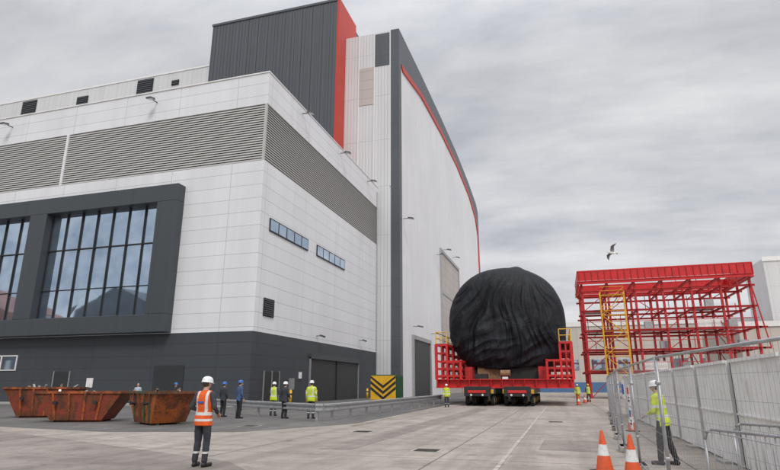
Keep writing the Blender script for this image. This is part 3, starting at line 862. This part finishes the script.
def person(name,x,y,face,mats=None,elb=None,wri=None,lean=0,scale=1.0,step=0.0,head=(0,0),helmet='helmetw',near=False,vest=True,spread=.0,held=None):
    pid[0]+=1; sd=pid[0]*3.1
    e=empty(name,(x,y,0),R(face)-math.pi/2); e.scale=(scale,)*3
    mm={'skin':'skin','hair':'hair','boots':'boots','legs':'t_dark','sleeve':'j_dark','torso':'v_orange'}
    mm.update(mats or {})
    up=Matrix.Translation((0,0,.95))@Matrix.Rotation(-lean,4,'X')@Matrix.Translation((0,0,-.95))
    def U(*a): return tuple(up@Vector(a))
    pr=[]
    g=.018 if vest else .010
    pr.append(loft([(.80,0,-.005,.178+g,.128+g),(.88,0,-.005,.182+g,.130+g),(.98,0,0,.172+g,.120+g),(1.10,0,.005,.160+g,.112+g),(1.22,0,.005,.172+g,.118+g),(1.33,0,0,.180+g,.118+g),(1.41,0,-.005,.168+g,.100+g),(1.46,0,-.008,.115+g,.078),(1.50,0,-.008,.062,.058)],'torso',up))
    for s_,ang in ((-1,step),(1,-step)):
        hip=Vector((s_*.092,0,.90)); knee=Vector((s_*(.105+spread*.5),.02+ang*.42,.49)); ank=Vector((s_*(.115+spread),-.025+ang*.95,.10))
        pr.append(cap(hip,knee,.098,.072,'legs')); pr.append(cap(knee,(ank.x,ank.y,.13),.071,.062,'legs'))
        pr.append(cap((ank.x,ank.y,.14),(ank.x,ank.y,.06),.052,.050,'boots'))
        pr.append(cap((ank.x,ank.y-.03,.045),(ank.x+s_*.03,ank.y+.17,.04),.045,.040,'boots'))
    pr.append(el((0,0,.90),(.165,.118,.12),'legs'))
    shl=[U(-.175,-.005,1.405),U(.175,-.005,1.405)]
    pr.append(cap(U(-.13,-.005,1.42),U(.13,-.005,1.42),.068,.068,'torso'))
    E=elb or ((-.245,-.03,1.13),(.245,-.03,1.13)); Wr=wri or ((-.255,.07,.89),(.255,.07,.89))
    hands=[]
    for i,s_ in ((0,-1),(1,1)):
        sh=Vector(shl[i]); el_=Vector(E[i]); w=Vector(Wr[i])
        pr.append(cap(sh,sh.lerp(el_,.35),.072,.064,'sleeve')); pr.append(cap(sh.lerp(el_,.35),el_,.062,.050,'sleeve'))
        dd=(w-el_).normalized()
        pr.append(cap(el_,w-dd*.03,.050,.036,'sleeve'))
        n_=Vector((-s_*.9,.25,-.1)) if abs(dd.z)>.6 else Vector((-s_*.25,0,-1))
        hands+=hand_prims(w,dd,n_,-s_ if abs(dd.z)>.6 else s_*-1,.35 if not held else .8)
    hb_=up@Vector((0,.005,1.50)); hm=Matrix.Translation(hb_)@Matrix.Rotation(R(head[0]),4,'Z')@Matrix.Rotation(-R(head[1]),4,'X')
    pr.append(cap(U(0,-.01,1.46),hm@Vector((0,.0,.06)),.058,.054,'skin'))
    pr.append(el((0,.0,.150),(.076,.094,.108),'skin',hm)); pr.append(el((0,.028,.092),(.056,.066,.062),'skin',hm))
    pr.append(cap(hm@Vector((0,.090,.150)),hm@Vector((0,.112,.118)),.010,.014,'skin'))
    for s_ in (-1,1): pr.append(el((s_*.079,-.005,.135),(.012,.020,.032),'skin',hm))
    pr.append(el((0,-.018,.155),(.081,.090,.108),'hair',hm)); pr.append(el((0,.072,.074),(.022,.016,.008),'skin',hm))
    vx=.0085 if near else .019
    remesh(pr,'body',e,vx,mm,3,.009 if near else .006,sd)
    remesh(hands,'hands',e,.0045 if near else .007,{'skin':'skin'},1)
    b=B()
    if helmet:
        vs=[];fs=[];nu=28;rings=[(.150,1.10,1.10),(.158,1.02,1.02),(.19,1.0,1.0),(.225,.93,.93),(.255,.75,.75),(.275,.45,.45),(.282,.02,.02)]
        for (z,a,c) in rings:
            for i in range(nu):
                t=2*math.pi*i/nu; px_=.105*a*math.cos(t); py_=.125*c*math.sin(t)
                if z<.155 and math.sin(t)>.25: py_+=.045*(math.sin(t)-.25)/.75
                vs.append(hm@Vector((px_,py_,z)))
        for j in range(len(rings)-1):
            for i in range(nu): fs.append((j*nu+i,j*nu+(i+1)%nu,(j+1)*nu+(i+1)%nu,(j+1)*nu+i))
        b.add(vs,fs,helmet)
        b.make('hard_hat',e,True)
    b=B()
    for s_ in (-1,1):
        c=hm@Vector((s_*.03,.083,.150)); b.ell(c,(.011,.008,.008),'eye',8,6)
    c=hm@Vector((0,.088,.088)); b.ell(c,(.024,.006,.004),'signred',8,6)
    b.make('face_features',e,True)
    if held:
        b=B(); h=Vector(Wr[1]); 
        if held=='phone': b.box(h.x-.09,h.x+.0,h.y+.06,h.y+.20,h.z-.02,h.z-.005,'black')
        b.make('held_'+held,e)
    if near and vest:
        b=B(); b.box(-.075,.075,-.152,-.146,1.24,1.275,'signblue'); b.make('vest_lettering',e)
    return e
person('worker_orange_vest',-7.15,10.35,88,mats={'torso':'v_orange','sleeve':'j_dark','legs':'t_dark'},elb=((-.275,-.06,1.15),(.285,-.05,1.15)),wri=((-.17,.17,1.06),(.20,.18,1.04)),near=True,head=(-12,6),helmet='helmetw',held='phone')
person('worker_yellow_jacket',1.98,13.4,150,mats={'torso':'j_yellow','sleeve':'j_yellow','legs':'t_black'},elb=((-.23,.10,1.10),(.24,.08,1.12)),wri=((-.12,.30,1.02),(.12,.32,1.04)),near=True,lean=.12,step=.12,scale=.96,vest=False,head=(10,4),helmet='helmetw')
Y_={'torso':'v_yellow','sleeve':'j_dark','legs':'t_dark'}
D_={'torso':'j_dark','sleeve':'j_dark','legs':'t_black'}
person('worker_blue_helmet',-17.0,26.2,75,mats=D_,helmet='helmetb',vest=False)
person('worker_blue_helmet',-15.5,25.3,60,mats=dict(D_,torso='j_blue',sleeve='j_blue'),helmet='helmetb',vest=False,scale=1.04)
person('worker_yellow_vest',-15.0,27.9,100,mats=Y_,helmet='helmetw',elb=((-.27,.0,1.14),(.27,0,1.14)),wri=((-.1,.16,1.22),(.1,.16,1.22)))
person('worker_white_helmet',-13.3,25.9,70,mats=D_,helmet='helmetw',vest=False,elb=((-.27,.0,1.14),(.27,0,1.14)),wri=((-.13,.2,1.02),(.13,.2,1.02)))
person('worker_yellow_vest',-12.0,26.2,95,mats=dict(Y_,sleeve='j_yellow'),helmet='helmetw',scale=1.03)
person('bystander',-28.3,33,-70,mats=dict(D_,torso='j_light',sleeve='j_light'),helmet=None,vest=False,scale=.98)
person('bystander',-25.6,33.5,30,mats=D_,helmet='helmetb',vest=False)
person('worker_yellow_vest',-8.4,42.6,-80,mats={'torso':'j_yellow','sleeve':'j_yellow','legs':'t_dark'},helmet='helmetw',scale=.95)
person('worker_orange_suit',1.35,57,-90,mats={'torso':'j_yellow','sleeve':'j_yellow','legs':'t_orange'},helmet='helmetw',scale=.95,step=.15)
person('worker_yellow_vest',2.4,59,-100,mats=Y_,helmet='helmety',scale=.97)
person('bystander',-20.5,33.5,40,mats=D_,helmet='helmetw',vest=False)

# ---------------------------------------------------------------- seagull
gl=empty('seagull',(4.0,40,10.45)); gl.rotation_euler=(R(38),R(-6),R(200))
b=B()
sec=[(-.30,.012,0),(-.20,.045,0),(-.08,.075,-.005),(.05,.080,-.01),(.16,.055,.0),(.22,.040,.012),(.28,.036,.015),(.32,.018,.01)]
vs=[];fs=[];n=12
for (x,r,dz) in sec:
    for i in range(n):
        t=2*math.pi*i/n; vs.append((x,r*math.cos(t),dz+r*.9*math.sin(t)))
for j in range(len(sec)-1):
    for i in range(n): fs.append((j*n+i,j*n+(i+1)%n,(j+1)*n+(i+1)%n,(j+1)*n+i))
b.add(vs,fs,'gullw'); b.cyl((.31,0,.01),(.375,0,-.005),.014,.004,'gullb',6)
b.prism([(-.26,-.03,0),(-.26,.03,0),(-.43,.085,.0),(-.43,-.085,0)],(0,0,.012),'gullw')
b.make('gull_body',gl,True)
for s_ in (-1,1):
    b=B()
    st_=[(.04,.12,-.14,.03),(.22,.15,-.12,.14),(.40,.17,-.06,.20),(.58,.10,-.08,.18),(.74,-.04,-.10,.13)]
    vs=[]
    for (yy,xl,xt,z) in st_: vs+=[(xl,s_*yy,z),(xt,s_*yy,z-.01),((xl+xt)/2,s_*yy,z+.015)]
    fs=[]
    for j in range(4):
        a=j*3;c=a+3; fs+=[(a,a+2,c+2,c),(a+2,a+1,c+1,c+2),(a+1,a,c,c+1)]
    b.add(vs,fs,'gullg'); b.make('wing',gl,True)

# ---------------------------------------------------------------- world and light
w=bpy.data.worlds.new("World"); S.world=w; w.use_nodes=True; nt=w.node_tree
bgn=nt.nodes['Background']; bgn.inputs['Strength'].default_value=.1
SUN_EL,SUN_AZ=R(46),R(150)
sky=N(nt,'ShaderNodeTexSky',sky_type='NISHITA',sun_disc=False); sky.sun_elevation=SUN_EL; sky.sun_rotation=SUN_AZ
tc=N(nt,'ShaderNodeTexCoord').outputs['Generated']
sp=N(nt,'ShaderNodeSeparateXYZ'); nt.links.new(tc,sp.inputs[0])
z=math_n(nt,'MAXIMUM',sp.outputs[2],0.0); zz=math_n(nt,'ADD',z,.22)
cb=N(nt,'ShaderNodeCombineXYZ'); nt.links.new(math_n(nt,'DIVIDE',sp.outputs[0],zz),cb.inputs[0]); nt.links.new(math_n(nt,'DIVIDE',sp.outputs[1],zz),cb.inputs[1])
n1=noise_n(nt,cb.outputs[0],1.5,9,.60,(.65,1.4,1)); n2=noise_n(nt,cb.outputs[0],.6,4,.5)
f=math_n(nt,'ADD',math_n(nt,'MULTIPLY',n1,.6),math_n(nt,'MULTIPLY',n2,.4))
cl=mix(nt,maprange(nt,f,.41,.59,0,1),(4.9,5.0,5.45),(8.3,8.25,8.3))
# the band just above the horizon is paler
hz=maprange(nt,z,.02,.22,.38,0)
cl=mix(nt,hz,cl,(7.6,7.4,7.7))
grad=maprange(nt,z,.52,.95,1.0,2.6)
vm=N(nt,'ShaderNodeVectorMath',operation='SCALE'); nt.links.new(cl,vm.inputs[0]); nt.links.new(grad,vm.inputs['Scale'])
nt.links.new(mix(nt,.10,vm.outputs[0],sky.outputs[0]),bgn.inputs['Color'])
sl=bpy.data.lights.new('sun','SUN'); sl.energy=1.5; sl.angle=R(16); sl.color=(1,.96,.90)
so=bpy.data.objects.new('sun',sl); COL.objects.link(so)
d=Vector((math.sin(SUN_AZ)*math.cos(SUN_EL),math.cos(SUN_AZ)*math.cos(SUN_EL),math.sin(SUN_EL)))
so.rotation_euler=d.to_track_quat('Z','Y').to_euler(); so.location=(0,-20,60)
S.view_settings.view_transform='Standard'; S.view_settings.look='None'; S.view_settings.exposure=0

cam=bpy.data.cameras.new('camera'); cam.sensor_width=36; cam.lens=550/780*36; cam.clip_end=3000; cam.clip_start=.1
co=bpy.data.objects.new('camera',cam); COL.objects.link(co); co.location=(0,0,1.6)
co.rotation_euler=(R(90+15.26),0,R(16.8)); S.camera=co
